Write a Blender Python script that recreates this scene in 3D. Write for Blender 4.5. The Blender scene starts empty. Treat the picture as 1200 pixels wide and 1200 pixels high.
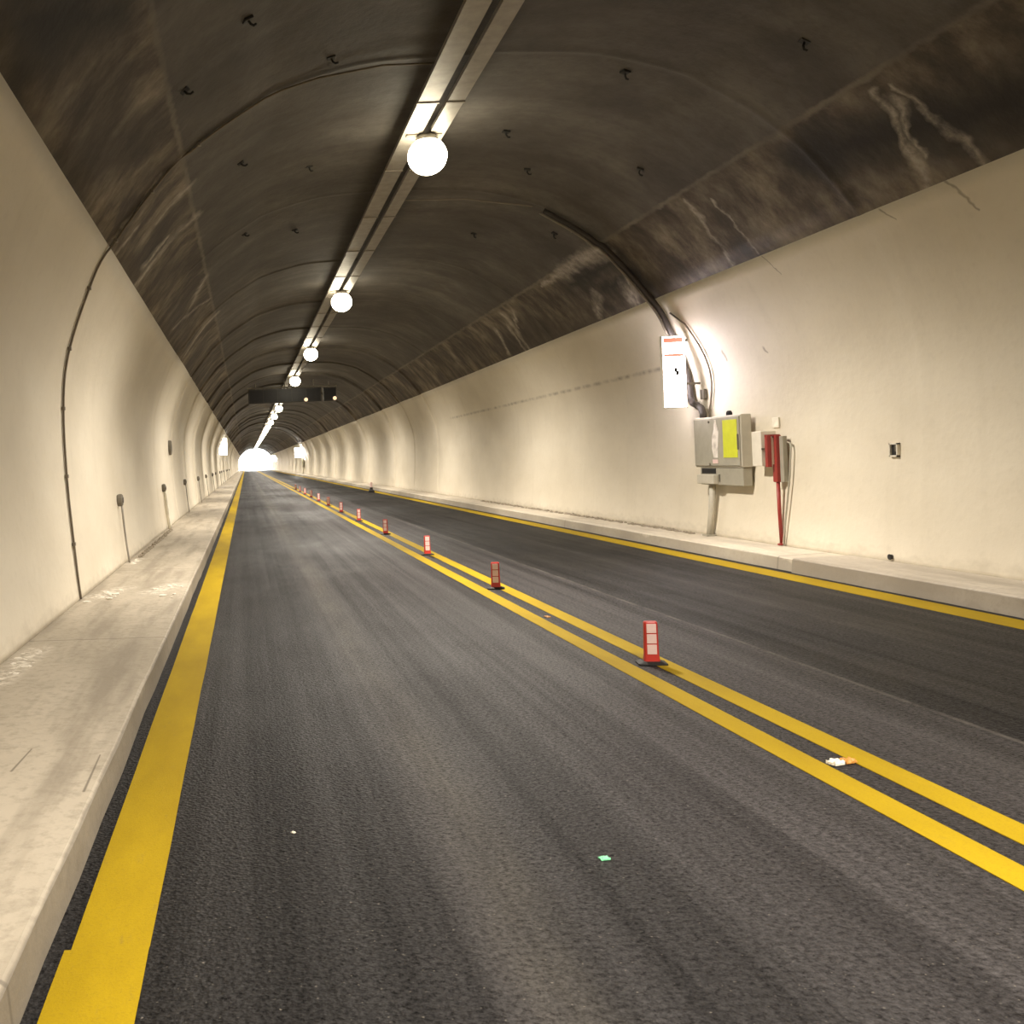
import bpy, bmesh, math, random
from mathutils import Vector, Matrix, noise
random.seed(7)
S = bpy.context.scene
COL = S.collection
PI = math.pi

# ------------------------------------------------------------------ camera
HC = 1.8                                   # eye height above the road
cam = bpy.data.cameras.new('camera')
cam.sensor_width = 36.0
cam.lens = 33.0                            # 1100 px over 1200
cam.shift_x = 0.26
cam.shift_y = -55 / 1200
cam.clip_start = 0.05
cam.clip_end = 1000
co = bpy.data.objects.new('camera', cam)
COL.objects.link(co)
co.matrix_world = (Matrix.Translation((0, 0, HC)) @ Matrix.Rotation(PI / 2, 4, 'X')
                   @ Matrix.Rotation(-math.atan(0.040), 4, 'Z'))
S.camera = co
S.view_settings.view_transform = 'Standard'
S.view_settings.look = 'None'
S.view_settings.gamma = 1
S.view_settings.exposure = 1.3
S.cycles.use_denoising = True
S.cycles.max_bounces = 8
S.cycles.diffuse_bounces = 6

# ------------------------------------------------------------------ materials
class NT:
    """small node-tree writer"""
    def __init__(self, name):
        self.m = bpy.data.materials.new(name)
        self.m.use_nodes = True
        self.t = self.m.node_tree
        self.b = self.t.nodes['Principled BSDF']
        self._co = None
    def n(self, typ, **kw):
        nd = self.t.nodes.new(typ)
        for k, v in kw.items():
            setattr(nd, k, v)
        return nd
    def link(self, a, b):
        self.t.links.new(a, b)
    def put(self, sock, v):
        if isinstance(v, bpy.types.NodeSocket):
            self.link(v, sock)
        else:
            sock.default_value = v
    def obj(self):
        if not self._co:
            self._co = self.n('ShaderNodeTexCoord')
        return self._co.outputs['Object']
    def uv(self):
        self.obj()
        return self._co.outputs['UV']
    def math(self, op, a, b=0.0, clamp=False):
        nd = self.n('ShaderNodeMath', operation=op, use_clamp=clamp)
        self.put(nd.inputs[0], a)
        self.put(nd.inputs[1], b)
        return nd.outputs[0]
    def sep(self, v):
        nd = self.n('ShaderNodeSeparateXYZ')
        self.link(v, nd.inputs[0])
        return nd.outputs
    def scale(self, v, sx, sy, sz):
        nd = self.n('ShaderNodeVectorMath', operation='MULTIPLY')
        self.link(v, nd.inputs[0])
        nd.inputs[1].default_value = (sx, sy, sz)
        return nd.outputs[0]
    def noise(self, v, sc, detail=4, rough=0.55):
        nd = self.n('ShaderNodeTexNoise')
        self.link(v, nd.inputs['Vector'])
        nd.inputs['Scale'].default_value = sc
        nd.inputs['Detail'].default_value = detail
        nd.inputs['Roughness'].default_value = rough
        return nd.outputs['Fac']
    def ramp(self, f, stops):
        nd = self.n('ShaderNodeValToRGB')
        el = nd.color_ramp.elements
        while len(el) < len(stops):
            el.new(0.5)
        for e, (p, c) in zip(el, stops):
            e.position = p
            e.color = (*c, 1) if len(c) == 3 else c
        self.link(f, nd.inputs[0])
        return nd.outputs[0]
    def rng(self, f, a, b, c, d):
        nd = self.n('ShaderNodeMapRange')
        self.put(nd.inputs[0], f)
        for i, x in enumerate((a, b, c, d)):
            nd.inputs[i + 1].default_value = x
        return nd.outputs[0]
    def mix(self, f, a, b, mode='MIX'):
        nd = self.n('ShaderNodeMix', data_type='RGBA', blend_type=mode)
        self.put(nd.inputs[0], f)
        for i, v in ((6, a), (7, b)):
            if isinstance(v, bpy.types.NodeSocket):
                self.link(v, nd.inputs[i])
            else:
                nd.inputs[i].default_value = (*v, 1)
        return nd.outputs[2]
    def done(self, col, rough=0.6, bump=None, bs=0.2, bd=0.02, metal=0.0, spec=None):
        if isinstance(col, bpy.types.NodeSocket):
            self.link(col, self.b.inputs['Base Color'])
        else:
            self.b.inputs['Base Color'].default_value = (*col, 1)
        self.put(self.b.inputs['Roughness'], rough)
        self.b.inputs['Metallic'].default_value = metal
        if spec is not None:
            self.b.inputs['Specular IOR Level'].default_value = spec
        if bump is not None:
            nd = self.n('ShaderNodeBump')
            nd.inputs['Strength'].default_value = bs
            nd.inputs['Distance'].default_value = bd
            self.link(bump, nd.inputs['Height'])
            self.link(nd.outputs[0], self.b.inputs['Normal'])
        return self.m
    def seg(self, p, a, b, w0, w1, soft=0.5):
        """mask of a tapered streak from a to b on the 2D coordinate p"""
        ax, ay = a
        dx, dy = b[0] - ax, b[1] - ay
        L2 = dx * dx + dy * dy
        s = self.n('ShaderNodeVectorMath', operation='SUBTRACT')
        self.link(p, s.inputs[0])
        s.inputs[1].default_value = (ax, ay, 0)
        d = self.n('ShaderNodeVectorMath', operation='DOT_PRODUCT')
        self.link(s.outputs[0], d.inputs[0])
        d.inputs[1].default_value = (dx / L2, dy / L2, 0)
        t = self.math('ADD', d.outputs['Value'], 0, clamp=True)
        m = self.n('ShaderNodeVectorMath', operation='SCALE')
        m.inputs[0].default_value = (dx, dy, 0)
        self.link(t, m.inputs['Scale'])
        q = self.n('ShaderNodeVectorMath', operation='DISTANCE')
        self.link(s.outputs[0], q.inputs[0])
        self.link(m.outputs[0], q.inputs[1])
        w = self.rng(t, 0, 1, w0, w1)
        r = self.math('DIVIDE', q.outputs['Value'], w)
        return self.rng(r, 1 - soft, 1 + soft, 1, 0)

def plain(name, col, rough=0.5, metal=0.0, var=0.15, sc=6.0):
    k = NT(name)
    f = k.noise(k.obj(), sc, 5)
    a = tuple(c * (1 - var) for c in col)
    b = tuple(min(1, c * (1 + var)) for c in col)
    return k.done(k.ramp(f, [(0.3, a), (0.7, b)]), rough, metal=metal)

def glow(name, col, strength):
    k = NT(name)
    k.b.inputs['Base Color'].default_value = (*col, 1)
    k.b.inputs['Emission Color'].default_value = (*col, 1)
    k.b.inputs['Emission Strength'].default_value = strength
    return k.m

# ------------------------------------------------------------------ tunnel section
AX = 3.1
HALF = [(5.24, .185), (5.29, .6), (5.33, 1.09), (5.37, 1.73), (5.38, 2.58), (5.30, 3.25), (5.02, 4.04), (4.71, 4.62),
        (3.78, 5.73), (2.87, 6.36), (2.4, 6.58), (1.5, 6.81), (.6, 6.87), (0, 6.885)]
JOINT = 5.87                                # length of one cast section
def spline(pts, n):
    out = []
    for i in range(len(pts) - 1):
        p0 = pts[max(i - 1, 0)]; p1 = pts[i]; p2 = pts[i + 1]; p3 = pts[min(i + 2, len(pts) - 1)]
        for j in range(n):
            t = j / n
            out.append(tuple(0.5 * (2 * b + (c - a) * t + (2 * a - 5 * b + 4 * c - d) * t * t + (3 * b - a - 3 * c + d) * t ** 3)
                             for a, b, c, d in zip(p0, p1, p2, p3)))
    out.append(tuple(pts[-1]))
    return out
def prof_x(z):
    """distance of the lining from the axis at height z"""
    for (a, b), (c, d) in zip(FINE, FINE[1:]):
        if b <= z <= d:
            return a + (c - a) * (z - b) / (d - b)
    return FINE[0][0]
FINE = spline(HALF, 4)
WALLP = [p for p in FINE if p[1] <= 4.625]
TOPP = [p for p in FINE if p[1] >= 4.615]

def y_samples():
    ys = [-40.0]
    k = -6
    while True:
        j = k * JOINT
        if j > 302:
            break
        far = j > 110
        steps = [0.0, 0.05, 0.12, .7, 2.0, 3.5, 5.0, 5.75] if far else \
                [0.0, 0.03, 0.08, 0.16] + [.45 * i for i in range(1, 13)] + [5.68, 5.77, 5.83]
        for s in steps:
            y = j + s
            if ys[-1] + 0.005 < y < 300:
                ys.append(y)
        k += 1
    ys.append(300.0)
    return ys
YS = y_samples()
def inward(side, y, z, top):
    """how far the lining stands in from the ideal section (metres)"""
    k = math.floor(y / JOINT)
    t = y / JOINT - k
    rough = (21 if side < 0 else 34)
    r = max(0.0, min(1.0, (y - rough) / 6.0))
    h = noise.noise(Vector((k * 3.7, side * 11.3, 0)))
    d = 0.012 * h + r * ((0.055 + .06 * h) * (1 - t) + 0.05 * h)
    d += (0.012 + 0.03 * r) * noise.noise(Vector((y * 0.55, side * 5 + z * 0.25, 1.3)))
    d += r * 0.022 * noise.noise(Vector((y * 1.3, side * 9 + z * 0.1, 4.1)))
    e = min(t, 1 - t) * JOINT
    if e < 0.1 and y < 110:
        d += (0.018 + .022 * noise.noise(Vector((round(y / JOINT) * 5.1, side * 2, 3))) if top else 0.004) * max(0, 1 - e / 0.09) * (.45 if y > 24 else 1)     # cast joint ridge
    if top and z > 5.72:
        d += 0.035 + 0.012 * noise.noise(Vector((y * 1.7, side * 3, 8)))
    f = min(1.0, max(0.0, (z - 0.2) / 0.5))
    return d * f

def finish(name, me, mat, parent=None, smooth=False):
    o = bpy.data.objects.new(name, me)
    COL.objects.link(o)
    if mat is not None:
        me.materials.append(mat)
    if smooth:
        for p in me.polygons:
            p.use_smooth = True
    if parent:
        o.parent = parent
    return o

def lining(name, rows, mat):
    """rows: list of (side, halfwidth, z, arc) going round; outward shell 0.3 m thick"""
    verts, faces, uvs = [], [], []
    n = len(rows)
    for y in YS:
        for (sd, a, z, arc, nx, nz, top) in rows:
            d = inward(sd, y, z, top)
            verts.append((AX + sd * a + nx * d, y, z + nz * d))
            uvs.append((y, arc))
    for i in range(len(YS) - 1):
        for j in range(n - 1):
            faces.append((i * n + j, i * n + j + 1, (i + 1) * n + j + 1, (i + 1) * n + j))
    me = bpy.data.meshes.new(name)
    me.from_pydata(verts, [], faces)
    uvl = me.uv_layers.new(name='UVMap')
    for lp in me.loops:
        uvl.data[lp.index].uv = uvs[lp.vertex_index]
    o = finish(name, me, mat, smooth=True)
    # normals must look into the tunnel
    p = me.polygons[len(me.polygons) // 2]
    if (Vector((AX, p.center.y, 2.5)) - p.center).dot(p.normal) < 0:
        me.flip_normals()
    sm = o.modifiers.new('thickness', 'SOLIDIFY')
    sm.thickness = 0.3
    sm.offset = -1
    o['kind'] = 'structure'
    return o

def rows_for(pts, sd, top):
    out, arc = [], 0.0
    for i, (a, z) in enumerate(pts):
        p = pts[max(i - 1, 0)]; q = pts[min(i + 1, len(pts) - 1)]
        tx, tz = (q[0] - p[0]), (q[1] - p[1])
        L = math.hypot(tx, tz)
        nx, nz = -tz / L * sd, tx / L         # towards the axis
        if nz > 0:
            nz = -abs(nz) if top else nz
        out.append([sd, a, z, 0, nx, nz, top])
    return out
# arc coordinate: distance from the crown along the profile, negative on the left
def arc_of(z):
    s, prev = 0.0, FINE[-1]
    for p in FINE[::-1][1:]:
        L = math.hypot(p[0] - prev[0], p[1] - prev[1])
        if p[1] <= z:
            return s + L * (prev[1] - z) / max(1e-6, prev[1] - p[1])
        s += L
        prev = p
    return s
def with_arc(rows):
    for r in rows:
        r[3] = r[0] * arc_of(r[2])
    return rows

# ---- lining materials
def mat_wall(name, side):
    k = NT(name)
    o = k.obj()
    x, y, z = k.sep(o)
    big = k.noise(k.scale(o, .35, .35, .6), 1.0, 5)
    fine = k.noise(o, 9.0, 5)
    base = k.ramp(big, [(0.3, (.66, .60, .48)), (0.55, (.75, .69, .565)), (0.75, (.81, .755, .63))])
    streak = k.noise(k.scale(o, 1, 2.2, .22), 1.6, 5)
    base = k.mix(k.rng(streak, .56, .8, 0, .14), base, (.50, .445, .34))
    base = k.mix(k.rng(fine, .55, .85, 0, .22), base, (.52, .46, .36))
    # splashed dirt along the foot of the wall
    foot = k.math('ADD', z, k.math('MULTIPLY', k.noise(k.scale(o, 1, 1.5, 3), 2.4, 6), -0.5))
    base = k.mix(k.rng(foot, -.1, .12, .45, 0), base, (.40, .35, .27))
    p = k.uv()
    if side > 0:
        # construction joint line seen between 19 and 38 m, small marks, drips under the dark band
        nz = k.n('ShaderNodeTexNoise')
        k.link(p, nz.inputs['Vector'])
        nz.inputs['Scale'].default_value = 5
        vm = k.n('ShaderNodeVectorMath', operation='MULTIPLY_ADD')
        k.link(nz.outputs['Color'], vm.inputs[0])
        vm.inputs[1].default_value = (.16, .16, 0)
        k.link(p, vm.inputs[2])
        p2 = vm.outputs[0]
        line = k.seg(p, (18.5, arc_of(3.39)), (38, arc_of(3.36)), .035, .035, .8)
        line = k.math('MULTIPLY', line, k.rng(k.noise(o, 3.0, 5), .4, .65, 0.1, .8))
        base = k.mix(line, base, (.30, .26, .2))
        msk = None
        for a, b, w in [((14.0, arc_of(4.6)), (13.85, arc_of(4.3)), .012), ((10.3, arc_of(4.6)), (10.15, arc_of(4.25)), .02),
                        ((11.4, arc_of(4.6)), (11.3, arc_of(4.45)), .02), ((16.3, arc_of(3.45)), (16.25, arc_of(3.3)), .03),
                        ((15.05, arc_of(3.33)), (15.0, arc_of(3.26)), .035)]:
            s = k.seg(p2, (a[0] + .08, a[1] + .08), (b[0] + .08, b[1] + .08), w, w * .6, .6)
            msk = s if msk is None else k.math('MAXIMUM', msk, s)
        base = k.mix(k.math('MULTIPLY', msk, .65), base, (.22, .18, .12))
    bump = k.math('ADD', k.math('MULTIPLY', fine, .4), big)
    return k.done(base, .62, bump, .35, .03)

def mat_vault():
    k = NT('sooty_concrete')
    o = k.obj()
    p = k.uv()
    u, v, _ = k.sep(p)
    av = k.math('ABSOLUTE', v)
    A_SEAM, A_EDGE = arc_of(5.73), arc_of(4.62)
    big = k.noise(o, .55, 7, .68)
    ring = k.noise(k.scale(o, .12, 1.1, .12), 1.5, 5)
    fine = k.noise(o, 7.0, 6, .65)
    vault = k.ramp(big, [(0.36, (.056, .049, .041)), (0.5, (.090, .080, .068)), (0.64, (.138, .125, .108))])
    vault = k.mix(k.rng(ring, .35, .65, .55, 0), vault, (.042, .034, .027))
    vault = k.mix(k.rng(fine, .5, .8, 0, .4), vault, (.036, .030, .024))
    # the dark haunch band below the seam: brown soot with pale run marks
    pu = k.scale(p, 1.0, .55, 1)
    runs = k.noise(pu, 1.5, 8, .68)
    patch = k.noise(p, .45, 4)
    band = k.ramp(runs, [(.34, (.034, .027, .021)), (.45, (.076, .060, .044)), (.54, (.15, .122, .088)), (.68, (.28, .245, .19))])
    band = k.mix(k.rng(patch, .40, .56, .7, 0), band, (.034, .026, .021))
    edge = k.math('ADD', av, k.math('MULTIPLY', k.noise(p, 5, 4), .12))
    isb = k.rng(edge, A_SEAM + .02, A_SEAM + .10, 0, 1)
    col = k.mix(isb, vault, band)
    # seam line itself: pale crumbly edge
    sm = k.math('ABSOLUTE', k.math('SUBTRACT', edge, A_SEAM + .05))
    sm = k.math('MULTIPLY', k.rng(sm, .015, .055, 1, 0), k.rng(k.noise(p, 1.6, 5), .36, .58, .3, .95))
    col = k.mix(sm, col, (.17, .145, .115))
    # warped coordinate for hand placed calcite streaks and patches
    nz = k.n('ShaderNodeTexNoise')
    k.link(p, nz.inputs['Vector'])
    nz.inputs['Scale'].default_value = 3.4
    nz.inputs['Detail'].default_value = 5
    w1 = k.n('ShaderNodeVectorMath', operation='SUBTRACT')
    k.link(nz.outputs['Color'], w1.inputs[0])
    w1.inputs[1].default_value = (.5, .5, .5)
    w2 = k.n('ShaderNodeVectorMath', operation='MULTIPLY_ADD')
    k.link(w1.outputs[0], w2.inputs[0])
    w2.inputs[1].default_value = (.38, .36, 0)
    k.link(p, w2.inputs[2])
    q = w2.outputs[0]
    R = lambda y, z: (y, arc_of(z))
    L = lambda y, z: (y, -arc_of(z))
    def union(lst):
        m = None
        for a, b, w0, w1_ in lst:
            g = 1.9 if a[1] < 0 and w0 < .12 else 1.15
            s = k.seg(q, a, b, w0 * g, w1_ * g, .95)
            m = s if m is None else k.math('MAXIMUM', m, s)
        return m
    black = union([(R(17.9, 5.40), R(20.3, 5.40), .26, .20), (R(17.8, 5.1), R(19.2, 5.1), .24, .16), (R(12.0, 5.4), R(9.0, 5.0), .3, .25),
                   (L(7.6, 5.5), L(6.5, 4.9), .3, .3), (L(14.0, 5.0), L(14.6, 5.3), .15, .1)])
    col = k.mix(k.math('MULTIPLY', black, .93), col, (.012, .010, .009))
    pale = union([(R(10.2, 5.6), R(10.55, 4.62), .035, .055), (R(9.97, 5.57), R(9.75, 4.62), .02, .06), (R(10.1, 5.45), R(10.35, 4.9), .05, .02),
                  (R(14.55, 5.66), R(14.8, 4.62), .03, .035), (R(14.0, 5.5), R(14.05, 4.62), .02, .02),
                  (R(17.75, 5.66), R(19.9, 5.68), .15, .10), (R(19.9, 5.66), R(21.6, 5.66), .08, .03), (R(18.2, 4.9), R(18.5, 4.75), .16, .12), (R(19.6, 5.05), R(20.3, 4.7), .10, .08), (R(17.65, 5.6), R(18.3, 4.65), .07, .05),
                  (R(25.1, 5.55), R(25.5, 4.62), .08, .06), (R(25.6, 5.3), R(25.8, 4.62), .09, .05), (R(26.6, 5.3), R(27.2, 4.7), .09, .05),
                  (R(24.4, 5.5), R(25.0, 5.2), .06, .04), (R(7.3, 5.6), R(7.55, 5.0), .02, .02),
                  (L(13.1, 5.72), L(13.15, 5.27), .05, .02), (L(14.7, 5.73), L(14.5, 4.66), .07, .045), (L(14.3, 5.3), L(14.2, 4.9), .03, .05),
                  (L(19.2, 5.72), L(20.5, 5.36), .04, .05), (L(21.8, 5.72), L(20.4, 4.8), .03, .04), (L(24.2, 5.75), L(24.7, 4.75), .06, .04),
                  (L(11.75, 5.7), L(11.75, 4.64), .02, .02), (L(12.4, 4.95), L(12.3, 4.62), .03, .03)])
    pale = k.math('MULTIPLY', pale, k.math('MULTIPLY', k.rng(fine, .35, .6, .35, 1.0), k.rng(runs, .36, .56, .45, 1.0)))
    col = k.mix(pale, col, (.40, .36, .305))
    bump = k.math('ADD', k.math('MULTIPLY', fine, .6), k.math('MULTIPLY', runs, .5))
    return k.done(col, .75, bump, .5, .03)

M_WL = mat_wall('cream_wall_paint', -1)
M_WR = mat_wall('cream_wall_paint_right', 1)
M_V = mat_vault()

lining('wall_left', with_arc(rows_for(WALLP, -1, False)), M_WL)
lining('wall_right', with_arc(rows_for(WALLP, 1, False)), M_WR)
vl = rows_for(TOPP, -1, True)
vr = rows_for(TOPP, 1, True)[::-1][1:]
vl[-1][4], vl[-1][5] = 0, -1
lining('ceiling', with_arc(vl + vr), M_V)

# ------------------------------------------------------------------ mesh helpers
class MB:
    def __init__(self):
        self.bm = bmesh.new()
    def box(self, x0, x1, y0, y1, z0, z1, bev=0.0, rot=None):
        r = bmesh.ops.create_cube(self.bm, size=1)
        vs = r['verts']
        c = Vector(((x0 + x1) / 2, (y0 + y1) / 2, (z0 + z1) / 2))
        for v in vs:
            p = Vector((v.co.x * (x1 - x0), v.co.y * (y1 - y0), v.co.z * (z1 - z0)))
            if rot:
                p = rot @ p
            v.co = p + c
        if bev:
            es = list({e for v in vs for e in v.link_edges})
            bmesh.ops.bevel(self.bm, geom=es, offset=bev, segments=2, affect='EDGES', profile=.5)
        return self
    def tube(self, path, r, n=10, cap=True):
        path = [Vector(p) for p in path]
        rs = r if isinstance(r, (list, tuple)) else [r] * len(path)
        rings, up = [], None
        for i, p in enumerate(path):
            t = (path[min(i + 1, len(path) - 1)] - path[max(i - 1, 0)]).normalized()
            if up is None:
                up = Vector((0, 0, 1)) if abs(t.z) < .9 else Vector((1, 0, 0))
            a = t.cross(up).normalized()
            b = a.cross(t).normalized()
            up = b
            rings.append([self.bm.verts.new(p + (a * math.cos(2 * PI * j / n) + b * math.sin(2 * PI * j / n)) * rs[i]) for j in range(n)])
        for A, B in zip(rings, rings[1:]):
            for j in range(n):
                self.bm.faces.new((A[j], A[(j + 1) % n], B[(j + 1) % n], B[j]))
        if cap:
            self.bm.faces.new(rings[0][::-1])
            self.bm.faces.new(rings[-1])
        return self
    def lathe(self, prof, n=24, c=(0, 0, 0), sx=1.0, sy=1.0):
        c = Vector(c)
        rings = []
        for r, z in prof:
            if r < 1e-5:
                rings.append([self.bm.verts.new(c + Vector((0, 0, z)))])
            else:
                rings.append([self.bm.verts.new(c + Vector((r * sx * math.cos(2 * PI * j / n), r * sy * math.sin(2 * PI * j / n), z))) for j in range(n)])
        for A, B in zip(rings, rings[1:]):
            for j in range(n):
                k = (j + 1) % n
                if len(A) == 1 and len(B) == 1:
                    continue
                if len(A) == 1:
                    self.bm.faces.new((A[0], B[k], B[j]))
                elif len(B) == 1:
                    self.bm.faces.new((A[j], A[k], B[0]))
                else:
                    self.bm.faces.new((A[j], A[k], B[k], B[j]))
        return self
    def loft(self, loops):
        rings = [[self.bm.verts.new(p) for p in lp] for lp in loops]
        n = len(rings[0])
        for A, B in zip(rings, rings[1:]):
            for j in range(n):
                self.bm.faces.new((A[j], A[(j + 1) % n], B[(j + 1) % n], B[j]))
        self.bm.faces.new(rings[0][::-1])
        self.bm.faces.new(rings[-1])
        return self
    def build(self, name, mat, parent=None, smooth=False, loc=None):
        bmesh.ops.recalc_face_normals(self.bm, faces=self.bm.faces)
        me = bpy.data.meshes.new(name)
        self.bm.to_mesh(me)
        self.bm.free()
        o = finish(name, me, mat, parent, smooth)
        if loc:
            o.location = loc
        return o

def tag(o, label=None, cat=None, group=None, kind=None):
    if label: o['label'] = label
    if cat: o['category'] = cat
    if group: o['group'] = group
    if kind: o['kind'] = kind
    return o
def empty(name, loc, rz=0.0):
    o = bpy.data.objects.new(name, None)
    COL.objects.link(o)
    o.location = loc
    o.rotation_euler = (0, 0, rz)
    o.empty_display_size = 0.1
    return o
def copy_tree(o, parent=None):
    c = o.copy()
    COL.objects.link(c)
    if parent:
        c.parent = parent
    for ch in list(o.children):
        copy_tree(ch, c)
    return c
def struct(o):
    o['kind'] = 'structure'
    return o

# ------------------------------------------------------------------ road, pavements, portal
def mat_asphalt():
    k = NT('worn_asphalt')
    o = k.obj()
    x, y, z = k.sep(o)
    wob = k.math('MULTIPLY', k.math('SUBTRACT', k.noise(k.scale(o, 1, .25, 1), 1.0, 4), .5), .35)
    xr = k.rng(k.math('ADD', x, wob), -1.0, 8.0, 0, 1)
    stops = [(-1.0, .66), (-.3, .60), (.45, .58), (.72, .9), (.88, 1.9), (1.15, .95), (1.7, .95), (2.2, 1.9), (2.9, 1.95), (3.3, 1.9), (3.6, 1.98),
             (4.38, 1.95), (4.50, .62), (5.3, .52), (6.0, .70), (6.5, .55), (7.1, .75), (8.0, .9)]
    prof = k.ramp(xr, [((a + 1) / 9, (b * .5,) * 3) for a, b in stops])
    lanes = k.noise(k.scale(o, 4.6, .045, 1), 1.0, 6, .68)
    blot = k.noise(k.scale(o, 1, .35, 1), .9, 6, .6)
    grain = k.noise(o, 38, 5, .85)
    vor = k.n('ShaderNodeTexVoronoi')
    k.link(o, vor.inputs['Vector'])
    vor.inputs['Scale'].default_value = 60
    f = k.math('MULTIPLY', k.rng(lanes, .32, .68, .58, 1.55), k.rng(blot, .3, .7, .80, 1.22))
    f = k.math('MULTIPLY', f, k.rng(grain, .34, .68, .30, 1.9))
    f = k.math('MULTIPLY', f, k.math('MULTIPLY', prof, 2.0))
    cc = k.n('ShaderNodeVectorMath', operation='SCALE')
    cc.inputs[0].default_value = (.0138, .0126, .0128)
    k.link(f, cc.inputs['Scale'])
    ps = k.math('ABSOLUTE', k.math('SUBTRACT', k.math('ADD', x, k.math('MULTIPLY', wob, .25)), 4.46))
    ps = k.math('MULTIPLY', k.rng(ps, .008, .03, 1, 0), k.rng(k.noise(o, 3, 4), .35, .6, .1, .7))
    col = k.mix(ps, cc.outputs[0], (.11, .10, .09))
    # dusty strip worn between the wheel paths
    du = k.math('ABSOLUTE', k.math('SUBTRACT', k.math('ADD', x, k.math('MULTIPLY', wob, .8)), .98))
    du = k.math('MULTIPLY', k.rng(du, .03, .26, 1, 0), k.rng(k.noise(k.scale(o, 2, .5, 1), 1.6, 6, .7), .34, .62, .15, 1.0))
    du = k.math('MULTIPLY', du, k.rng(grain, .36, .64, .25, 1.0))
    col = k.mix(k.math('MULTIPLY', du, .75), col, (.075, .068, .056))
    # sparse pale stone chips
    chip = k.noise(o, 55, 1, .4)
    col = k.mix(k.rng(chip, .72, .78, 0, .6), col, (.20, .18, .15))
    bump = k.math('ADD', k.math('MULTIPLY', vor.outputs['Distance'], .7), k.math('MULTIPLY', grain, .5))
    k.link(k.math('MULTIPLY', k.rng(grain, .38, .62, .05, .46), k.rng(lanes, .32, .68, .60, 1.4)), k.b.inputs['Specular IOR Level'])
    return k.done(col, k.rng(blot, .3, .7, .52, .70), bump, .8, .008)
M_ROAD = mat_asphalt()

def extr(name, prof, y0, y1, mat, step=1.0, jit=0.0, seed=0):
    """prof (x,z) closed loop swept along the tunnel"""
    n = max(1, int((y1 - y0) / step))
    loops = []
    for i in range(n + 1):
        y = y0 + (y1 - y0) * i / n
        j = jit * noise.noise(Vector((y * .8, seed, 0)))
        loops.append([(px + j, y, pz) for px, pz in prof])
    return struct(MB().loft(loops).build(name, mat))

extr('floor', [(-2.3, -.35), (-2.3, 0), (8.6, 0), (8.6, -.35)], -40, 300, M_ROAD, 10)

def mat_conc(name, c0, c1, dirt, jt=6.0, kerb=None):
    k = NT(name)
    o = k.obj()
    x, y, z = k.sep(o)
    a = k.noise(k.scale(o, 1, .5, 1), 1.1, 6, .6)
    f = k.noise(o, 14, 6, .65)
    col = k.ramp(a, [(.34, c0), (.62, c1)])
    col = k.mix(k.rng(f, .48, .72, 0, .6), col, dirt)
    st = k.noise(k.scale(o, 3.0, .35, 1), 1.3, 5)
    col = k.mix(k.rng(st, .48, .66, 0, .7), col, dirt)
    if kerb:      # steep kerb face darkened in the colour: its weaker light, plus grime
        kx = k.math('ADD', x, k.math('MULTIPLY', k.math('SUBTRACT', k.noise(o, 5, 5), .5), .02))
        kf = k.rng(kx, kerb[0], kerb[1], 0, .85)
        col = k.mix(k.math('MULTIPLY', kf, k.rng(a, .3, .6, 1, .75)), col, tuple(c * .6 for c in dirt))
    jy = k.math('ABSOLUTE', k.math('SUBTRACT', k.math('FRACT', k.math('DIVIDE', y, jt)), .5))
    jm = k.rng(jy, .0012, .0028, .6, 0)
    col = k.mix(jm, col, tuple(c * .4 for c in dirt))
    if name == 'dusty_concrete':
        p = k.scale(o, 1, 1, 0)
        cr = None
        for a_, b_ in (((-.885, 4.75), (-.895, 5.35)), ((-1.34, 5.1), (-1.32, 5.5)), ((-1.6, 4.2), (-1.3, 4.5))):
            q = k.seg(p, a_, b_, .007, .004, .6)
            cr = q if cr is None else k.math('MAXIMUM', cr, q)
        col = k.mix(k.math('MULTIPLY', cr, .75), col, (.12, .10, .075))
        sm = None
        for a_, b_, w_ in (((-1.98, 12.0), (-1.72, 12.8), .12), ((-1.3, 12.2), (-1.05, 13.0), .13), ((-2.05, 16.0), (-1.95, 16.9), .08), ((-2.0, 7.2), (-1.95, 8.6), .09)):
            q = k.seg(p, a_, b_, w_, w_, .9)
            sm = q if sm is None else k.math('MAXIMUM', sm, q)
        col = k.mix(k.math('MULTIPLY', sm, k.rng(k.noise(o, 11, 6, .7), .46, .58, 0, .9)), col, (.80, .75, .65))
    return k.done(col, .8, k.math('ADD', k.math('MULTIPLY', f, .5), a), .5, .02)
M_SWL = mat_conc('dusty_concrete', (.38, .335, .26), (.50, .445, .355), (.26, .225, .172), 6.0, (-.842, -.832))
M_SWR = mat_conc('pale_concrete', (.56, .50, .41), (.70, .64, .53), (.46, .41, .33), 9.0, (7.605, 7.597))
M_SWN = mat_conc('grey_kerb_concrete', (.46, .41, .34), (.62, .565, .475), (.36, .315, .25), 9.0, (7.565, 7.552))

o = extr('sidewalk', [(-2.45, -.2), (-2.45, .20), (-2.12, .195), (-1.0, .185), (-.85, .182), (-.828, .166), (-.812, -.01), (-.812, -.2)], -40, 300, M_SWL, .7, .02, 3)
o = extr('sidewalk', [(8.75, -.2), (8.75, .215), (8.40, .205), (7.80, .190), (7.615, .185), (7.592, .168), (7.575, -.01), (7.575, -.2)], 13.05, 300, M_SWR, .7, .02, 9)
o = extr('sidewalk', [(8.75, -.2), (8.75, .225), (8.40, .215), (7.78, .205), (7.575, .20), (7.548, .182), (7.53, -.01), (7.53, -.2)], -40, 13.05, M_SWN, .7, .015, 15)

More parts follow.
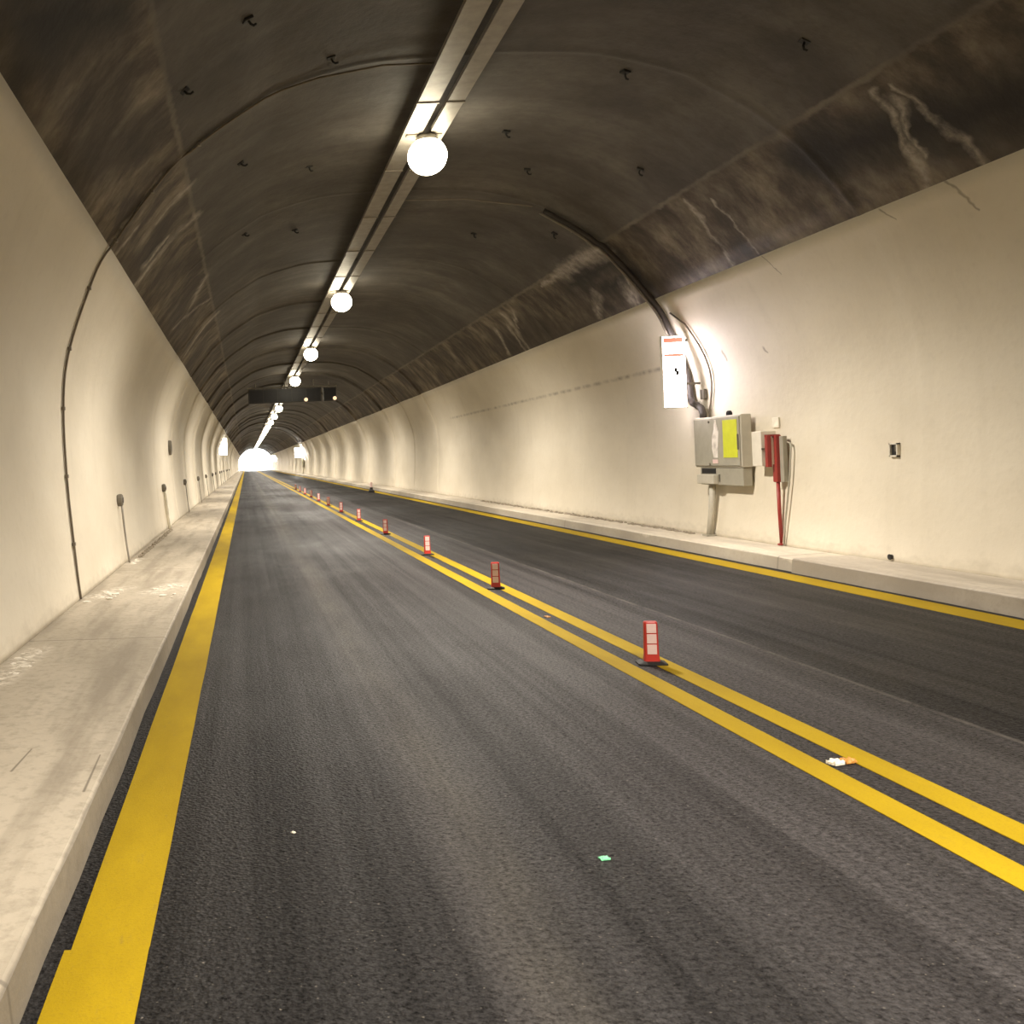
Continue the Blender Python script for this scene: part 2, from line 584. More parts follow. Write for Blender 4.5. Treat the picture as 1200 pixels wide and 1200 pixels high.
def mat_yellow():
    k = NT('yellow_road_paint')
    o = k.obj()
    a = k.noise(k.scale(o, 2, .6, 1), 1.4, 6, .6)
    g = k.noise(o, 110, 3, .7)
    col = k.ramp(a, [(.3, (.31, .207, .002)), (.7, (.41, .282, .004))])
    col = k.mix(k.rng(g, .5, .8, 0, .6), col, (.22, .14, .010))
    w = k.noise(k.scale(o, 6, 2.0, 1), 2.0, 6, .7)
    col = k.mix(k.rng(w, .62, .78, 0, .6), col, (.16, .12, .05))
    return k.done(col, .75, g, .5, .004, spec=.2)
M_YEL = mat_yellow()
def stripe(x0, x1, y0, y1, seed):
    n = max(2, int((y1 - y0) / .25)) if y1 < 60 else 300
    m = MB()
    loops = []
    for i in range(n + 1):
        y = y0 + (y1 - y0) * i / n
        a = .006 * noise.noise(Vector((y * 3, seed, 0)))
        b = .006 * noise.noise(Vector((y * 3, seed, 7)))
        loops.append([(x0 + a, y, -.002), (x0 + a, y, .004), (x1 + b, y, .004), (x1 + b, y, -.002)])
    return struct(m.loft(loops).build('road_marking', M_YEL))
for a in [(-.73, -.43, 3.53, 300, 1), (-.755, -.435, -40, 3.53, 2), (2.99, 3.165, -40, 300, 3), (3.335, 3.51, -40, 300, 4), (7.09, 7.43, -40, 300, 5)]:
    stripe(*a)

# beyond the mouth of the tunnel: open ground and daylight
k = NT('pale_ground'); M_GR = k.done(k.ramp(k.noise(k.obj(), .3, 4), [(.3, (.42, .41, .39)), (.7, (.55, .54, .51))]), .9)
struct(MB().box(-80, 90, 300.2, 460, -.4, -.02).build('ground', M_GR))
k = NT('rear_block_grey'); M_BLOCK = k.done(k.ramp(k.noise(k.obj(), .5, 4), [(.3, (.1, .09, .08)), (.7, (.16, .14, .12))]), .9)
struct(MB().box(-3.5, 10, -40.3, -40, -.3, 7.5).build('rear_daylight_block', M_BLOCK))  # added end cap, out of view, shuts daylight out behind the camera

# ------------------------------------------------------------------ shared materials
M_GALV = plain('galvanised_steel', (.30, .275, .235), .5, .35)
M_DKMET = plain('dark_conduit', (.055, .045, .038), .55)
M_BROWN = plain('brown_cable', (.17, .14, .10), .6)
M_CLIP = plain('clip_steel', (.22, .19, .15), .5, .4)
M_BLACK = plain('black_rubber', (.014, .013, .012), .7)
M_RED = plain('red_plastic', (.50, .035, .025), .4)
M_REDP = plain('red_pipe_paint', (.30, .035, .028), .45)
M_REFL = plain('pale_reflector', (.78, .58, .56), .35, var=.06)
M_GREY = plain('grey_cabinet_paint', (.36, .34, .275), .5, var=.08)
M_GREYL = plain('light_grey_paint', (.52, .49, .41), .5, var=.08)
M_GREYD = plain('seam_grey', (.15, .135, .105), .6)
M_WHITE = plain('off_white_paint', (.72, .68, .58), .5, var=.06)
M_YG = plain('yellow_green_sheet', (.62, .66, .03), .45, var=.06)
M_ORNG = plain('orange_wrapper', (.55, .26, .06), .5)
M_GREEN = plain('pale_green_plastic', (.22, .75, .38), .4)
M_PAPER = plain('white_paper', (.82, .78, .66), .7)
M_CHIP = plain('pale_plaster_chips', (.80, .75, .66), .85, sc=20)
M_SPOIL = plain('dusty_spoil', (.27, .23, .17), .9, sc=9)
M_LAMP = glow('lamp_glass', (1.0, .90, .68), 12.0)
M_SIGN = glow('lit_sign_panel', (1.0, .90, .95), 9.0)
M_SIGNF = glow('far_lit_sign_panel', (1.0, .97, .92), 14.0)
M_BAND = glow('lit_red_band', (.9, .26, .18), .34)
M_AMBER = glow('amber_lamp', (1.0, .72, .45), .45)
M_VMS = plain('black_board', (.012, .011, .014), .45)
M_VMSF = plain('dark_board_frame', (.035, .032, .03), .5)

# ------------------------------------------------------------------ cable trays along the crown
LX = 2.88
def tray(x0, x1, z, label):
    root = empty('cable_tray', ((x0 + x1) / 2, 0, z))
    tag(root, label, 'cable tray', 'cable trays under the crown')
    m = MB()
    w = (x1 - x0) / 2
    m.loft([[(-w, y, .06), (-w, y, 0), (w, y, 0), (w, y, .06), (w - .008, y, .06), (w - .008, y, .008), (-w + .008, y, .008), (-w + .008, y, .06)] for y in (-12, 298)])
    m.build('tray', M_GALV, root)
    c = MB()
    for i in range(3):
        xx = -w * .6 + i * w * .6
        c.tube([(xx, y, .03) for y in (-12, 100, 298)], .02, 6)
    tag(c.build('cables', M_BLACK, root), 'black cables lying in the tray')
    y = 3.9
    i = 0
    while i < 40:
        h = MB()
        h.box(-w - .012, w + .012, y - .02, y + .02, -.012, -.001)
        h.tube([(0, y, 0), (0, y, 6.9 - z)], .008, 6)
        h.build('hanger', M_CLIP, root)
        y += JOINT / 2
        i += 1
    return root
tray(2.52, 2.80, 6.60, 'long grey cable tray under the crown, left of the pair')
tray(2.92, 3.15, 6.60, 'long grey cable tray under the crown, right of the pair')

# ------------------------------------------------------------------ ceiling lamps
def make_lamp(y):
    root = empty('ceiling_lamp', (LX, y, 6.58))
    h = MB()
    h.lathe([(0, 0), (.13, 0), (.16, -.03), (.165, -.085), (.14, -.09), (0, -.09)], 28)
    h.build('housing', M_GREYD, root, smooth=False)
    b = MB()
    b.box(-.30, .22, -.05, .05, 0.0, .02)
    b.build('bracket', M_CLIP, root)
    g = MB()
    g.lathe([(.29 * math.cos(a), -.305 + .27 * math.sin(a)) if a > -PI / 2 + .01 else (0, -.575) for a in [math.radians(62 - 152 * i / 14) for i in range(15)]], 28)
    g.build('lens', M_LAMP, root, smooth=True)
    return root
def lamp_light(y, parent=None):
    l = bpy.data.lights.new('tunnel_light', 'SPOT')
    l.energy = 1750
    l.color = (1.0, .905, .785)
    l.spot_size = math.radians(156)
    l.spot_blend = 1.0
    l.shadow_soft_size = .18
    o = bpy.data.objects.new('tunnel_light', l)
    COL.objects.link(o)
    if parent:
        o.parent = parent
        o.location = (0, 0, -.70)
    else:
        o.location = (LX, y, 5.9)
    return o
lamp0 = make_lamp(13.95)
LIGHT = lamp_light(0, lamp0)
ORD = ['', 'second', 'third', 'fourth', 'fifth', 'sixth', 'seventh', 'eighth']
N_LAMP = 23
for i in range(N_LAMP):
    r = lamp0 if i == 0 else copy_tree(lamp0)
    r.location.y = 13.95 + 12.48 * i
    if i == 0:
        lab = 'large glowing dome lamp on the crown, nearest and brightest of the row'
    elif i == 4:
        lab = 'dome lamp on the crown hidden just behind the black message board'
    elif i == 3:
        lab = 'dome lamp on the crown shining just above the black message board'
    elif i == 5:
        lab = 'dome lamp on the crown shining just below the black message board'
    elif i < 8:
        lab = f'small glowing dome lamp, {ORD[i]} along the crown from the nearest one'
    else:
        lab = 'tiny dome lamp in the merged far row below the message board'
    tag(r, lab, 'ceiling lamp', 'dome lamps along the crown')
for y in (13.95 - 12.48, 13.95 - 24.96, 13.95 - 37.44):
    lo = LIGHT.copy()
    lo.parent = None
    COL.objects.link(lo)
    lo.location = (LX, y, 5.88)

# ------------------------------------------------------------------ conduits round the lining
def around(y, sd, z0, z1, off, n=40):
    """points just inside the lining on one side between two heights"""
    out = []
    for i in range(n + 1):
        z = z0 + (z1 - z0) * i / n
        a = prof_x(z)
        e = 0.05
        b = prof_x(min(z + e, 6.88)); c = prof_x(max(z - e, .19))
        tx, tz = b - c, (min(z + e, 6.88) - max(z - e, .19))
        L = math.hypot(tx, tz)
        d = inward(sd, y, z, z > 4.62) + off
        out.append((AX + sd * (a - tz / L * d), y, z - abs(tx) / L * d))
    return out
lp = around(11.74, -1, .21, 6.55, .018, 60)
lp += [(AX - 2.0, 11.74, 6.60), (AX - 1.2, 11.72, 6.72), (AX - .55, 11.70, 6.71)]
root = empty('wall_cable', (AX - 5.2, 11.74, .2))
tag(root, 'thin brown cable curving up the left wall and over the vault', 'cable')
inv = Vector(root.location)
sub = lambda pts: [tuple(Vector(p) - inv) for p in pts]
MB().tube(sub(lp), .0145, 8).build('cable', M_BROWN, root, smooth=True)
for zc in (.9, 1.75, 2.6, 3.35, 4.1, 4.7, 5.3, 5.9):
    p = Vector(around(11.74, -1, zc, zc + .01, .018, 1)[0]) - inv
    MB().box(p.x - .022, p.x + .022, p.y - .03, p.y + .03, p.z - .022, p.z + .022, .005).build('clip', M_CLIP, root)

up = [(8.33, 17.03, 2.326), (8.33, 17.03, 2.40), (8.335, 17.10, 2.50), (8.34, 17.28, 2.57), (8.35, 17.46, 2.62)] + around(17.55, 1, 2.72, 6.45, .11, 50)
root = empty('conduit', (8.4, 17.55, 2.33))
tag(root, 'thick dark conduit bending down the vault behind the lit sign', 'conduit')
inv = Vector(root.location)
MB().tube(sub(up), .062, 10).build('pipe', M_DKMET, root, smooth=True)
tag(MB().tube(sub([(x - .09, y - .06, z - .04) for x, y, z in up[10:]]), .022, 8).build('cable', M_CLIP, root, smooth=True), 'thin pale cable running beside the dark pipe')
for zc in (2.85, 3.3, 4.3, 5.0, 5.6, 6.1):
    p = Vector(around(17.55, 1, zc, zc + .01, .11, 1)[0]) - inv
    MB().box(p.x - .066, p.x + .05, p.y - .03, p.y + .03, p.z - .066, p.z + .05, .012).build('clamp', M_CLIP, root)
# thinner cable bowed away from the conduit, near side
root = empty('loop_cable', (8.4, 17.2, 2.33))
tag(root, 'slim grey cable bowed out beside the lit sign, ending on the cabinet', 'cable')
inv = Vector(root.location)
pts = []
for t in range(21):
    s = t / 20
    z = 4.05 - s * 1.72
    a = AX + prof_x(z) - .035
    pts.append((a, 17.08 - .24 * math.sin(PI * s), z))
pts[-1] = (pts[-1][0] - .02, 17.0, 2.335)
pts.insert(0, (AX + prof_x(4.3) - .05, 17.38, 4.3))
MB().tube(sub(pts), .017, 8).build('cable', M_CLIP, root, smooth=True)
MB().box(-.03, .03, -.09, .05, .34, .52, .01).build('joint_box', M_GREYD, root, loc=(AX + prof_x(2.75) - .05 - inv.x, 0, 0))
# feed wire from conduit to the trays
root = MB().tube([(AX + .07, 17.6, 6.64), (4.3, 17.6, 6.62), (5.55, 17.55, 6.42)], .014, 6).build('feed_wire', M_CLIP)
tag(root, 'thin straight wire crossing the vault from tray to dark conduit', 'wire')

# ------------------------------------------------------------------ illuminated emergency signs
def make_sign(w, h, panel, d=.09):
    root = empty('emergency_sign', (0, 0, 0))
    m = MB(); m.box(-w / 2, w / 2, -d / 2, d / 2, 0, h, .012); m.build('housing', M_WHITE, root)
    for s in (-1, 1):
        f = MB(); f.box(-w / 2 + .02, w / 2 - .02, s * d / 2 - .006, s * d / 2 + .006, .02, h - .02)
        p = f.build('light_panel', panel, root)
    return root
sg = make_sign(.44, 1.33, M_SIGN)
sg.location = (7.92, 17.25, 2.53)
tag(sg, 'bright white lit sign with red bands on the right wall above the cabinet', 'sign')
for z0, z1 in ((1.20, 1.29), (.945, .995)):
    tag(MB().box(-.19, .17, -.058, -.047, z0, z1).build('red_band', M_BAND, sg), 'red stripe on the lit panel')
mk = MB()
mk.box(-.01, .05, -.056, -.049, .66, .74); mk.box(.02, .075, -.056, -.049, .60, .68)
tag(mk.build('pictogram', M_BLACK, sg), 'small dark handset mark')
for (x, z) in ((-.13, .38), (.14, .36), (-.13, .10), (.14, .12)):
    MB().lathe([(0, 0), (.02, 0), (.02, .012), (0, .012)], 10).build('bolt', M_GREYD, sg, loc=(x, -.049, z)).rotation_euler = (PI / 2, 0, 0)
MB().box(.20, .48, -.02, .02, .42, .46).build('bracket', M_GREYD, sg)
MB().box(.20, .27, -.02, .02, 1.22, 1.26).build('bracket', M_GREYD, sg)
for (x, y, z, w, h, lab) in [(-1.86, 81, 2.75, .62, 1.45, 'white glowing sign far down the left wall'),
                            (7.75, 136, 2.6, 1.2, 1.4, 'white glowing sign far down the right wall above a dark cabinet'),
                            (7.75, 255, 2.5, 1.2, 1.6, 'tiny white glowing sign on the right wall beside the tunnel mouth')]:
    q = make_sign(w, h, M_SIGNF, .12)
    q.location = (x, y, z)
    sd = 1 if x > 3 else -1
    MB().box(min(sd * w / 2, sd * (w / 2 + .28)), max(sd * w / 2, sd * (w / 2 + .28)), -.03, .03, h * .2, h * .2 + .06).build('bracket', M_GREYD, q)
    tag(q, lab, 'sign')

# ------------------------------------------------------------------ emergency cabinet and its neighbours
root = empty('emergency_cabinet', (8.34, 16.35, 1.43))
tag(root, 'grey wall cabinet with yellow-green panel below the lit sign', 'cabinet')
MB().box(-.12, .055, -.80, .80, 0, .89, .012).build('body', M_GREYL, root)
d = MB().box(-.145, -.12, -.775, .775, .03, .86, .006).build('door', M_GREY, root)
tag(MB().box(-.152, -.145, -.72, -.26, .17, .81).build('yellow_panel', M_YG, d), 'yellow-green sheet on the door')
k = NT('torn_notice')
p_ = k.obj(); xx, yy, zz = k.sep(p_)
f_ = k.noise(p_, 7, 5)
M_NOT = k.done(k.ramp(f_, [(.35, (.55, .50, .44)), (.55, (.82, .77, .70)), (.7, (.86, .82, .76))]), .6)
m = MB()
pr = [(.02, .17), (.0, .40), (-.03, .62), (.05, .83), (.10, .83), (.13, .66), (.20, .52), (.21, .33), (.16, .17)]
m.loft([[(-.150, y - .08, z) for y, z in pr], [(-.1445, y - .08, z) for y, z in pr]])
tag(m.build('notice', M_NOT, d), 'pale torn notice')
tag(MB().box(-.151, -.1445, -.06, .12, .07, .14).build('sticker', M_REFL, d), 'pinkish red sticker under the notice')
MB().box(-.17, -.145, -.765, -.745, .30, .56, .004).build('handle', M_GREYD, d)
for (y, z) in ((.22, .80), (.22, .06)):
    MB().lathe([(0, 0), (.022, 0), (.022, .015), (0, .015)], 10).build('bolt', M_GREYD, d, loc=(-.144, y, z)).rotation_euler = (0, -PI / 2, 0)
MB().lathe([(0, 0), (.05, 0), (.05, .05), (.035, .085), (0, .09)], 14).build('beacon', M_BLACK, root, loc=(-.02, -.25, .885), smooth=False)
lb = MB().box(-.10, .055, -.78, .68, -.31, -.005, .012).build('lower_box', M_GREY, root)
MB().box(-.18, -.10, .05, .66, -.29, -.13, .01).build('tray', M_GREYL, lb)
MB().box(-.105, -.10, .12, .62, -.11, -.02).build('slot', M_BLACK, lb)  # black strip painted for the shadow above the tray, no real opening
MB().box(-.112, -.10, -.02, .02, -.25, -.12).build('latch', M_GREYD, lb)
post = MB().tube([(-.04, .38, -.31), (-.05, .42, -.75), (-.08, .48, -1.225)], .055, 12).build('post', M_GREYL, root, smooth=True)
MB().box(-.165, -.005, .39, .57, -1.228, -1.20).build('foot_plate', M_GREY, post)

cb = copy_tree(root)
cb.location = (8.30, 135.2, 1.43)
tag(cb, 'dark tiny cabinet under the far glowing sign on the right wall', 'cabinet')

root = empty('switch_box', (8.35, 15.12, 1.45))
tag(root, 'small pale box with black slot beside the grey cabinet', 'box')
MB().box(-.12, .12, -.14, .14, 0, .56, .01).build('body', M_WHITE, root)
MB().box(-.055, .03, -.147, -.14, .13, .42).build('slot', M_BLACK, root)
MB().box(-.12, -.05, -.15, -.14, .26, .29).build('catch', M_GREYD, root)

root = empty('hydrant_column', (8.33, 14.72, .22))
tag(root, 'dark red standpipe with red column beside the pale box', 'standpipe')
MB().box(-.045, .045, -.06, .06, .98, 1.72, .012).build('column', M_REDP, root)
MB().box(-.155, -.085, -.01, .06, 1.22, 1.72, .008).build('side_frame', M_REDP, root)
MB().box(-.09, -.04, .0, .05, 1.26, 1.68).build('panel', M_WHITE, root)
MB().box(-.155, .045, -.02, .06, 1.70, 1.73).build('top_bar', M_REDP, root)
MB().tube([(0, 0, 1.0), (.005, 0, .5), (.02, 0, .02)], .028, 10).build('pipe', M_REDP, root, smooth=True)
MB().lathe([(0, 0), (.06, 0), (.06, .02), (.032, .03), (0, .03)], 12).build('flange', M_REDP, root, loc=(.02, 0, -.008))
root = empty('junction_box', (8.385, 14.62, 1.2))
tag(root, 'tall grey junction box behind the red standpipe', 'box')
MB().box(-.045, .025, -.05, .05, 0, .72, .008).build('body', M_GREY, root)
MB().tube([(.03, -.05, .62), (.03, -.13, .60), (.02, -.15, .52), (.0, -.13, .1), (-.05, -.05, -.6), (-.07, -.02, -.985)], .014, 8).build('pipe', M_GREY, root, smooth=True)
root = MB().box(-.012, .012, -.09, .09, -.08, .08, .004).build('wall_plate', M_PAPER, loc=(8.465, 14.95, 2.14))
tag(root, 'small pale plate on the wall just above the red standpipe', 'plate')

root = empty('socket_box', (8.455, 12.22, 1.57))
tag(root, 'small open wall box alone on the right wall', 'box')
m = MB()
m.box(-.03, .03, -.08, -.06, 0, .18); m.box(-.03, .03, .06, .08, 0, .18); m.box(-.03, .03, -.08, .08, .16, .18); m.box(-.03, .03, -.08, .08, 0, .02)
m.build('frame', M_WHITE, root)
tag(MB().box(-.0, .03, -.06, .06, .02, .16).build('recess', M_BLACK, root), 'dark inside')
MB().box(-.015, .0, -.05, -.015, .07, .15).build('terminal', M_GREYD, root)
root = empty('drain_pipe', (8.36, 12.21, .27))
tag(root, 'tiny dark pipe stub poking from the foot of the right wall', 'pipe')
MB().tube([(.06, 0, 0), (-.04, 0, 0)], .032, 12).build('pipe', M_DKMET, root, smooth=True)
MB().tube([(-.035, 0, 0), (-.045, 0, 0)], .038, 12).build('rim', M_BLACK, root)

# ------------------------------------------------------------------ left wall boxes with down pipes
def make_wbox(white):
    root = empty('outlet_box', (0, 0, 0))
    b = MB()
    b.lathe([(0, -.03), (.075, -.03), (.085, 0), (.085, .05), (.07, .07), (0, .07)], 16, sx=1.25)
    ob = b.build('body', M_GREYD, root)
    ob.rotation_euler = (0, PI / 2, 0)
    b = MB(); b.lathe([(0, 0), (.05, 0), (.05, .012), (0, .014)], 14)
    b.build('lid', M_DKMET, root, loc=(.068, 0, 0)).rotation_euler = (0, PI / 2, 0)
    pts = []
    for i in range(9):
        z = 1.19 - i / 8 * .99
        pts.append((-prof_x(z) + prof_x(1.28) + .04, 0, z - 1.28))
    MB().tube(pts, .05 if white else .017, 8).build('pipe', M_PAPER if white else M_GALV, root, smooth=True)
    return root
W0, W1 = make_wbox(False), make_wbox(True)
ORD2 = ['nearest', 'second', 'third', 'fourth', 'fifth', 'sixth']
for i in range(13):
    y = 16.2 + 8.6 * i
    r = (W0 if i == 0 else W1 if i == 1 else copy_tree(W0))
    r.location = (AX - prof_x(1.28) + inward(-1, y, 1.28, False) + .03, y, 1.28)
    if i == 1:
        lab = 'dark outlet box with thick white down pipe on the left wall'
    elif i == 0:
        lab = 'dark outlet box with thin pipe on the left wall, nearest of the row'
    elif i < 6:
        lab = f'small dark outlet box on the left wall, {ORD2[i]} of the row'
    else:
        lab = 'tiny far outlet box on the left wall below the white glowing sign'
    tag(r, lab, 'outlet box', 'outlet boxes along the left wall')
root = empty('oval_niche', (AX - prof_x(2.4) + inward(-1, 27.8, 2.4, False) + .055, 27.8, 2.4))
tag(root, 'dark oval hatch on the left wall above the second outlet box', 'hatch')
m = MB(); m.lathe([(0, -.04), (.22, -.04), (.22, .03), (.17, .045), (0, .03)], 22, sx=1.0, sy=.8)
m.build('cover', M_GREYD, root).rotation_euler = (0, PI / 2, 0)
m = MB(); m.lathe([(0, 0), (.10, 0), (.10, .008), (0, .01)], 18, sx=1.0, sy=.8)
m.build('opening', M_DKMET, root, loc=(.034, 0, 0)).rotation_euler = (0, PI / 2, 0)

# ------------------------------------------------------------------ lane delineators on the double line
def rrect(w, d, z, r=.02, n=4):
    pts = []
    for cx, cy, a0 in ((w - r, d - r, 0), (-w + r, d - r, 90), (-w + r, -d + r, 180), (w - r, -d + r, 270)):
        for i in range(n + 1):
            a = math.radians(a0 + 90 * i / n)
            pts.append((cx + r * math.cos(a), cy + r * math.sin(a), z))
    return pts
def make_post():
    root = empty('lane_marker', (0, 0, 0))
    b = MB(); b.loft([rrect(.115, .085, 0), rrect(.115, .085, .012), rrect(.075, .055, .026)])
    b.build('base', M_BLACK, root)
    p = MB(); p.loft([rrect(.064, .042, .02), rrect(.058, .036, .08), rrect(.054, .033, .345), rrect(.048, .028, .355)])
    po = p.build('post', M_RED, root)
    for z0, z1 in ((.085, .165), (.175, .252), (.262, .338)):
        for s in (-1, 1):
            MB().box(-.038, .038, s * .036 - .004, s * .036 + .004, z0, z1, .002).build('reflector', M_REFL, po)
    return root
P0 = make_post()
ys = [7.86, 12.64, 17.4, 22.6, 27.9, 33.1, 38.2, 43.3, 48.3, 53.3, 58.3, 63.3]
for i, y in enumerate(ys):
    r = P0 if i == 0 else copy_tree(P0)
    r.location = (3.30 + (.03 if i == 0 else 0), y, .003)
    r.rotation_euler.z = random.uniform(-.25, .25) - .1
    lab = ['red lane marker with pale reflectors on the double line, nearest and tallest',
           'red lane marker on the double line, second from the front',
           'red lane marker on the double line, third from the front',
           'red lane marker on the double line, fourth from the front',
           'red lane marker on the double line, fifth from the front',
           'red lane marker on the double line, sixth from the front',
           'red lane marker on the double line, seventh from the front'][i] if i < 7 else \
        'tiny red lane marker at the far end of the row on the double line'
    tag(r, lab, 'lane marker', 'red lane markers on the double yellow line')
root = empty('marker_post', (6.95, 52.4, .0))
tag(root, 'dark footed pale marker post by the far right kerb', 'marker post')
MB().loft([rrect(.16, .16, 0), rrect(.15, .15, .10), rrect(.08, .08, .16), rrect(.07, .07, .28)]).build('foot', M_BLACK, root)
MB().loft([rrect(.07, .05, .28), rrect(.065, .045, .56)]).build('post', M_REFL, root)

# ------------------------------------------------------------------ overhead message board
root = empty('message_board', (2.85, 55, 5.35))
tag(root, 'wide black overhead message board hung across the vault', 'message board')
MB().box(-2.54, 1.72, -.18, .18, 0, .82, .02).build('main_board', M_VMSF, root)
for i in range(5):
    MB().box(-2.46 + i * .83, -1.68 + i * .83, -.19, -.178, .07, .75).build('display_panel', M_VMS, root)
sb = MB().box(1.86, 2.60, -.16, .16, 0.0, .80, .02).build('side_board', M_VMSF, root)
MB().box(1.92, 2.54, -.17, -.158, .08, .72).build('display_panel', M_VMS, sb)
MB().tube([(-2.6, 0, .90), (2.66, 0, .90)], .05, 8).build('beam', M_GALV, root)
for x in (-2.1, -.4, 1.3, 2.2):
    MB().tube([(x, 0, .80), (x, 0, (6.62 if abs(x) < 1.5 else 6.52) - 5.35 + (.22 if abs(x) < .6 else .05 if abs(x) < 1.5 else 0))], .03, 8).build('hanger', M_GALV, root)
for x, z in ((.82, .13), (2.50, .15)):
    MB().lathe([(0, 0), (.11, 0), (.11, .05), (.07, .09), (0, .1)], 14).build('flashing_lamp', M_AMBER, root, loc=(x, -.19, z)).rotation_euler = (PI / 2, 0, 0)

# ------------------------------------------------------------------ anchor hooks in the vault
def make_hook():
    root = empty('anchor_hook', (0, 0, 0))
    MB().box(-.07, .07, -.06, .06, -.02, .02, .006).build('plate', M_BLACK, root)
    MB().tube([(0, 0, -.01), (.01, 0, -.07), (.05, .02, -.10), (.10, .03, -.09)], .018, 6).build('hook', M_BLACK, root)
    return root
H0 = make_hook()
hk = [(6.24, 10.18, 6.17, 'right half of the vault, nearest the upper right corner'), (5.08, 12.08, 6.68, 'vault right of the trays, above the nearest lamp'),
      (6.28, 14.52, 6.14, 'right half of the vault, above the dark conduit'), (5.03, 16.11, 6.70, 'vault just above the bend of the dark conduit'),
      (6.28, 18.55, 6.14, 'right half of the vault, just below the dark conduit'), (5.16, 20.42, 6.67, 'vault below the thin straight wire'),
      (4.24, 14.55, 6.83, 'vault close to the right of the nearest lamp'), (1.23, 11.36, 6.71, 'vault left of the trays beside the curved brown cable'),
      (1.24, 15.51, 6.72, 'vault left of the nearest lamp'), (1.22, 19.68, 6.71, 'vault left of the trays, lower than the nearest lamp'),
      (.20, 9.48, 6.34, 'left half of the vault at the top edge'), (.10, 13.78, 6.27, 'left half of the vault below the brown cable'),
      (.15, 18.15, 6.30, 'left half of the vault, lowest on that side'), (-.50, 10.05, 5.83, 'vault close to the left seam')]
for i, (x, y, z, where) in enumerate(hk):
    r = H0 if i == 0 else copy_tree(H0)
    sd = 1 if x > AX else -1
    a = abs(x - AX)
    zz = next((p[1] + (a - p[0]) * (q[1] - p[1]) / (q[0] - p[0]) for p, q in zip(FINE, FINE[1:]) if q[0] <= a <= p[0]), z)
    r.location = (x, y, zz - .045)
    slope = math.atan2(.55 if a > 2.4 else .15, 1) * sd
    r.rotation_euler = (0, slope, random.uniform(-.5, .5))
    r.scale = (.75, .75, .75)
    tag(r, 'small black hook in the ' + where, 'hook', 'anchor hooks in the vault')

# ------------------------------------------------------------------ litter and rubble
def crumple(name, sx, sy, h, mat, seed, loc, parent=None, rz=0):
    m = MB()
    n = 7
    top, bot = [], []
    for i in range(n):
        for j in range(n):
            u, v = i / (n - 1) - .5, j / (n - 1) - .5
            e = 1 - max(abs(u), abs(v)) * 1.1
            zz = h * max(.05, e + .8 * noise.noise(Vector((u * 5, v * 5, seed))))
            jx = .12 * noise.noise(Vector((u * 4, v * 4, seed + 9)))
            jy = .12 * noise.noise(Vector((u * 4, v * 4, seed + 19)))
            top.append(m.bm.verts.new(((u + jx) * sx, (v + jy) * sy, zz)))
            bot.append(m.bm.verts.new(((u + jx) * sx, (v + jy) * sy, 0)))
    for i in range(n - 1):
        for j in range(n - 1):
            q = (i * n + j, (i + 1) * n + j, (i + 1) * n + j + 1, i * n + j + 1)
            m.bm.faces.new([top[a] for a in q])
            m.bm.faces.new([bot[a] for a in q[::-1]])
    rim = [(i, 0) for i in range(n)] + [(n - 1, j) for j in range(1, n)] + [(i, n - 1) for i in range(n - 2, -1, -1)] + [(0, j) for j in range(n - 2, 0, -1)]
    for a, b in zip(rim, rim[1:] + rim[:1]):
        A, B = a[0] * n + a[1], b[0] * n + b[1]
        m.bm.faces.new((top[A], bot[A], bot[B], top[B]))
    o = m.build(name, mat, parent, loc=loc)
    o.rotation_euler = (0, 0, rz)
    return o
root = empty('crumpled_wrapper', (3.25, 5.24, .005), .3)
tag(root, 'crumpled white and orange wrapper lying between the double yellow lines', 'litter')
tag(crumple('paper', .07, .06, .03, M_PAPER, 2, (-.035, 0, 0), root), 'white end of the wrapper')
tag(crumple('foil', .085, .06, .022, M_ORNG, 5, (.05, .0, 0), root), 'orange end of the wrapper')
tag(crumple('plastic_scrap', .042, .036, .010, M_GREEN, 8, (1.51, 4.14, .002), rz=.2), 'small pale green plastic scrap in the left lane', 'litter')
tag(crumple('paper_scrap', .016, .02, .008, M_PAPER, 12, (.16, 4.57, .002), rz=.8), 'tiny white paper scrap in the left lane near the yellow edge line', 'litter')
tag(crumple('paper_scrap', .045, .07, .014, M_ORNG, 15, (3.24, 10.3, .002), rz=.3), 'small orange scrap between the double lines past the nearest marker', 'litter')

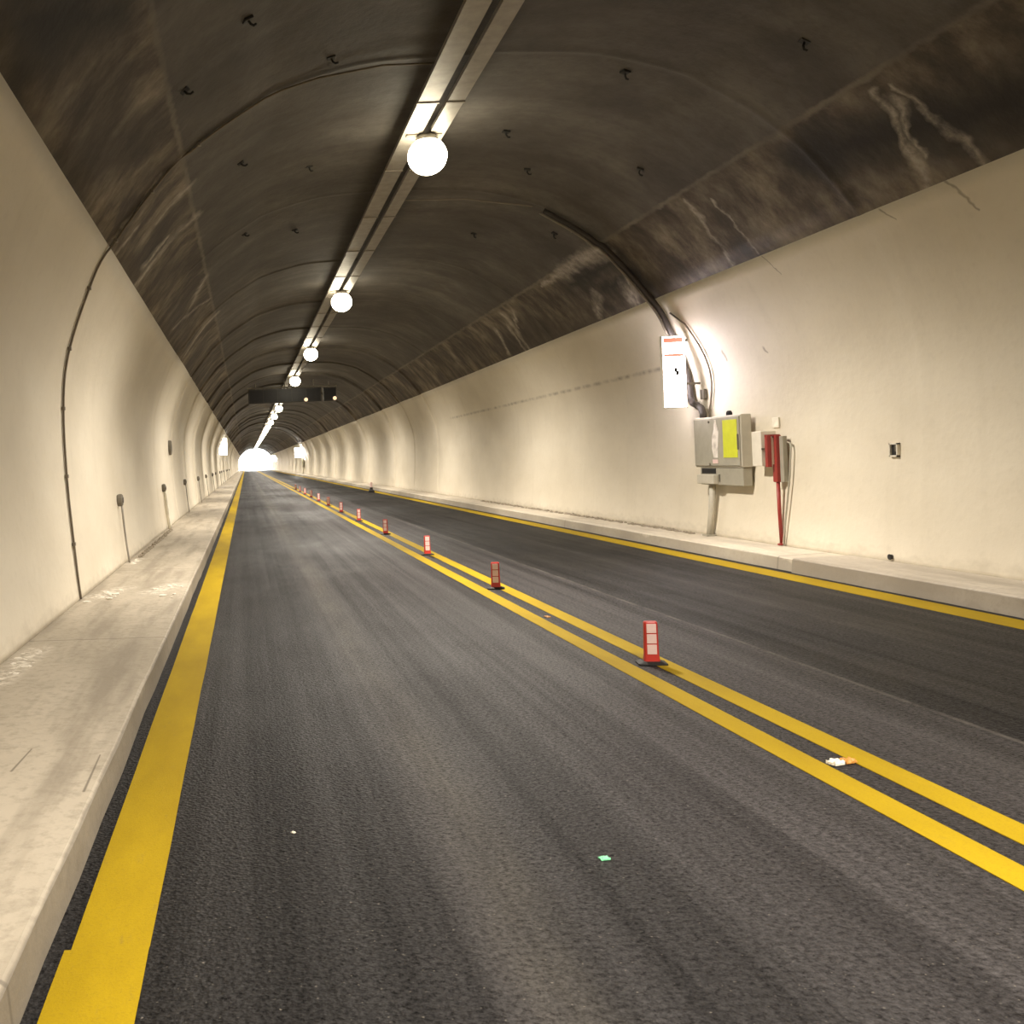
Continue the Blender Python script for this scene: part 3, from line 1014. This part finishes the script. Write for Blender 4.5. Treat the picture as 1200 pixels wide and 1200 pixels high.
def chunk_mesh(seed):
    b = bmesh.new()
    bmesh.ops.create_icosphere(b, subdivisions=2, radius=1)
    for v in b.verts:
        v.co *= 1 + .45 * noise.noise(v.co * 1.7 + Vector((seed, 0, 0)))
        v.co.z = max(v.co.z * .6, -.25)
    me = bpy.data.meshes.new('plaster_chip')
    b.to_mesh(me); b.free()
    me.materials.append(M_CHIP)
    return me
CH = [chunk_mesh(i * 3.1) for i in range(4)]
def pile(cx, cy, rx, ry, n, smin, smax, z, label, group, name='plaster_chip'):
    for i in range(n):
        o = bpy.data.objects.new(name, CH[i % 4])
        COL.objects.link(o)
        s = random.uniform(smin, smax)
        o.location = (cx + random.gauss(0, rx), cy + random.gauss(0, ry), z + .11 * s)
        o.scale = (s, s * random.uniform(.5, 1.3), s * .45)
        o.rotation_euler.z = random.uniform(0, 6.28)
        tag(o, label, 'rubble', group)
pile(-1.85, 12.3, .09, .30, 14, .02, .065, .19, 'pale plaster chip in the heap at the foot of the brown cable', 'chips below the brown cable')
pile(-1.15, 12.6, .09, .35, 12, .02, .055, .186, 'pale plaster chip scattered mid pavement near the kerb', 'chips on the left pavement')
pile(-2.02, 16.4, .03, .25, 6, .02, .05, .19, 'pale plaster chip at the foot of the nearest outlet pipe', 'chips below the nearest outlet box')
pile(-1.98, 7.9, .04, .35, 12, .012, .035, .19, 'small plaster chip along the wall foot, nearest on the left pavement', 'chips along the near left wall foot')

def spoil(name, xa, xb, y0, y1, n, sd, smin, smax, z, mat):
    rnd = random.Random(sd)
    b = bmesh.new()
    for i in range(n):
        r = bmesh.ops.create_icosphere(b, subdivisions=1, radius=1)
        s = rnd.uniform(smin, smax)
        c = Vector((rnd.uniform(xa, xb), rnd.uniform(y0, y1), z))
        off = rnd.uniform(0, 50)
        for v in r['verts']:
            p = v.co.copy()
            p *= 1 + .4 * noise.noise(p * 1.5 + Vector((off, 0, 0)))
            v.co = c + Vector((p.x * s * .8, p.y * s * 1.8, max(p.z, -.3) * s * .8))
    me = bpy.data.meshes.new(name)
    b.to_mesh(me); b.free()
    return finish(name, me, mat)
tag(spoil('mortar_spoil', 8.18, 8.29, 17.3, 33, 330, 4, .02, .055, .20, M_SPOIL), 'crumbly mortar spoil along the foot of the right wall', 'rubble', kind='stuff')
tag(spoil('mortar_grit', -2.03, -1.96, 17.0, 24.6, 150, 6, .02, .05, .20, M_SPOIL), 'dark crumbly grit along the foot of the left wall', 'rubble', kind='stuff')

# ------------------------------------------------------------------ daylight at the far mouth
w = bpy.data.worlds.new('daylight')
S.world = w
w.use_nodes = True
bg = w.node_tree.nodes['Background']
bg.inputs[0].default_value = (.93, .97, 1.0, 1)
bg.inputs[1].default_value = 9.0
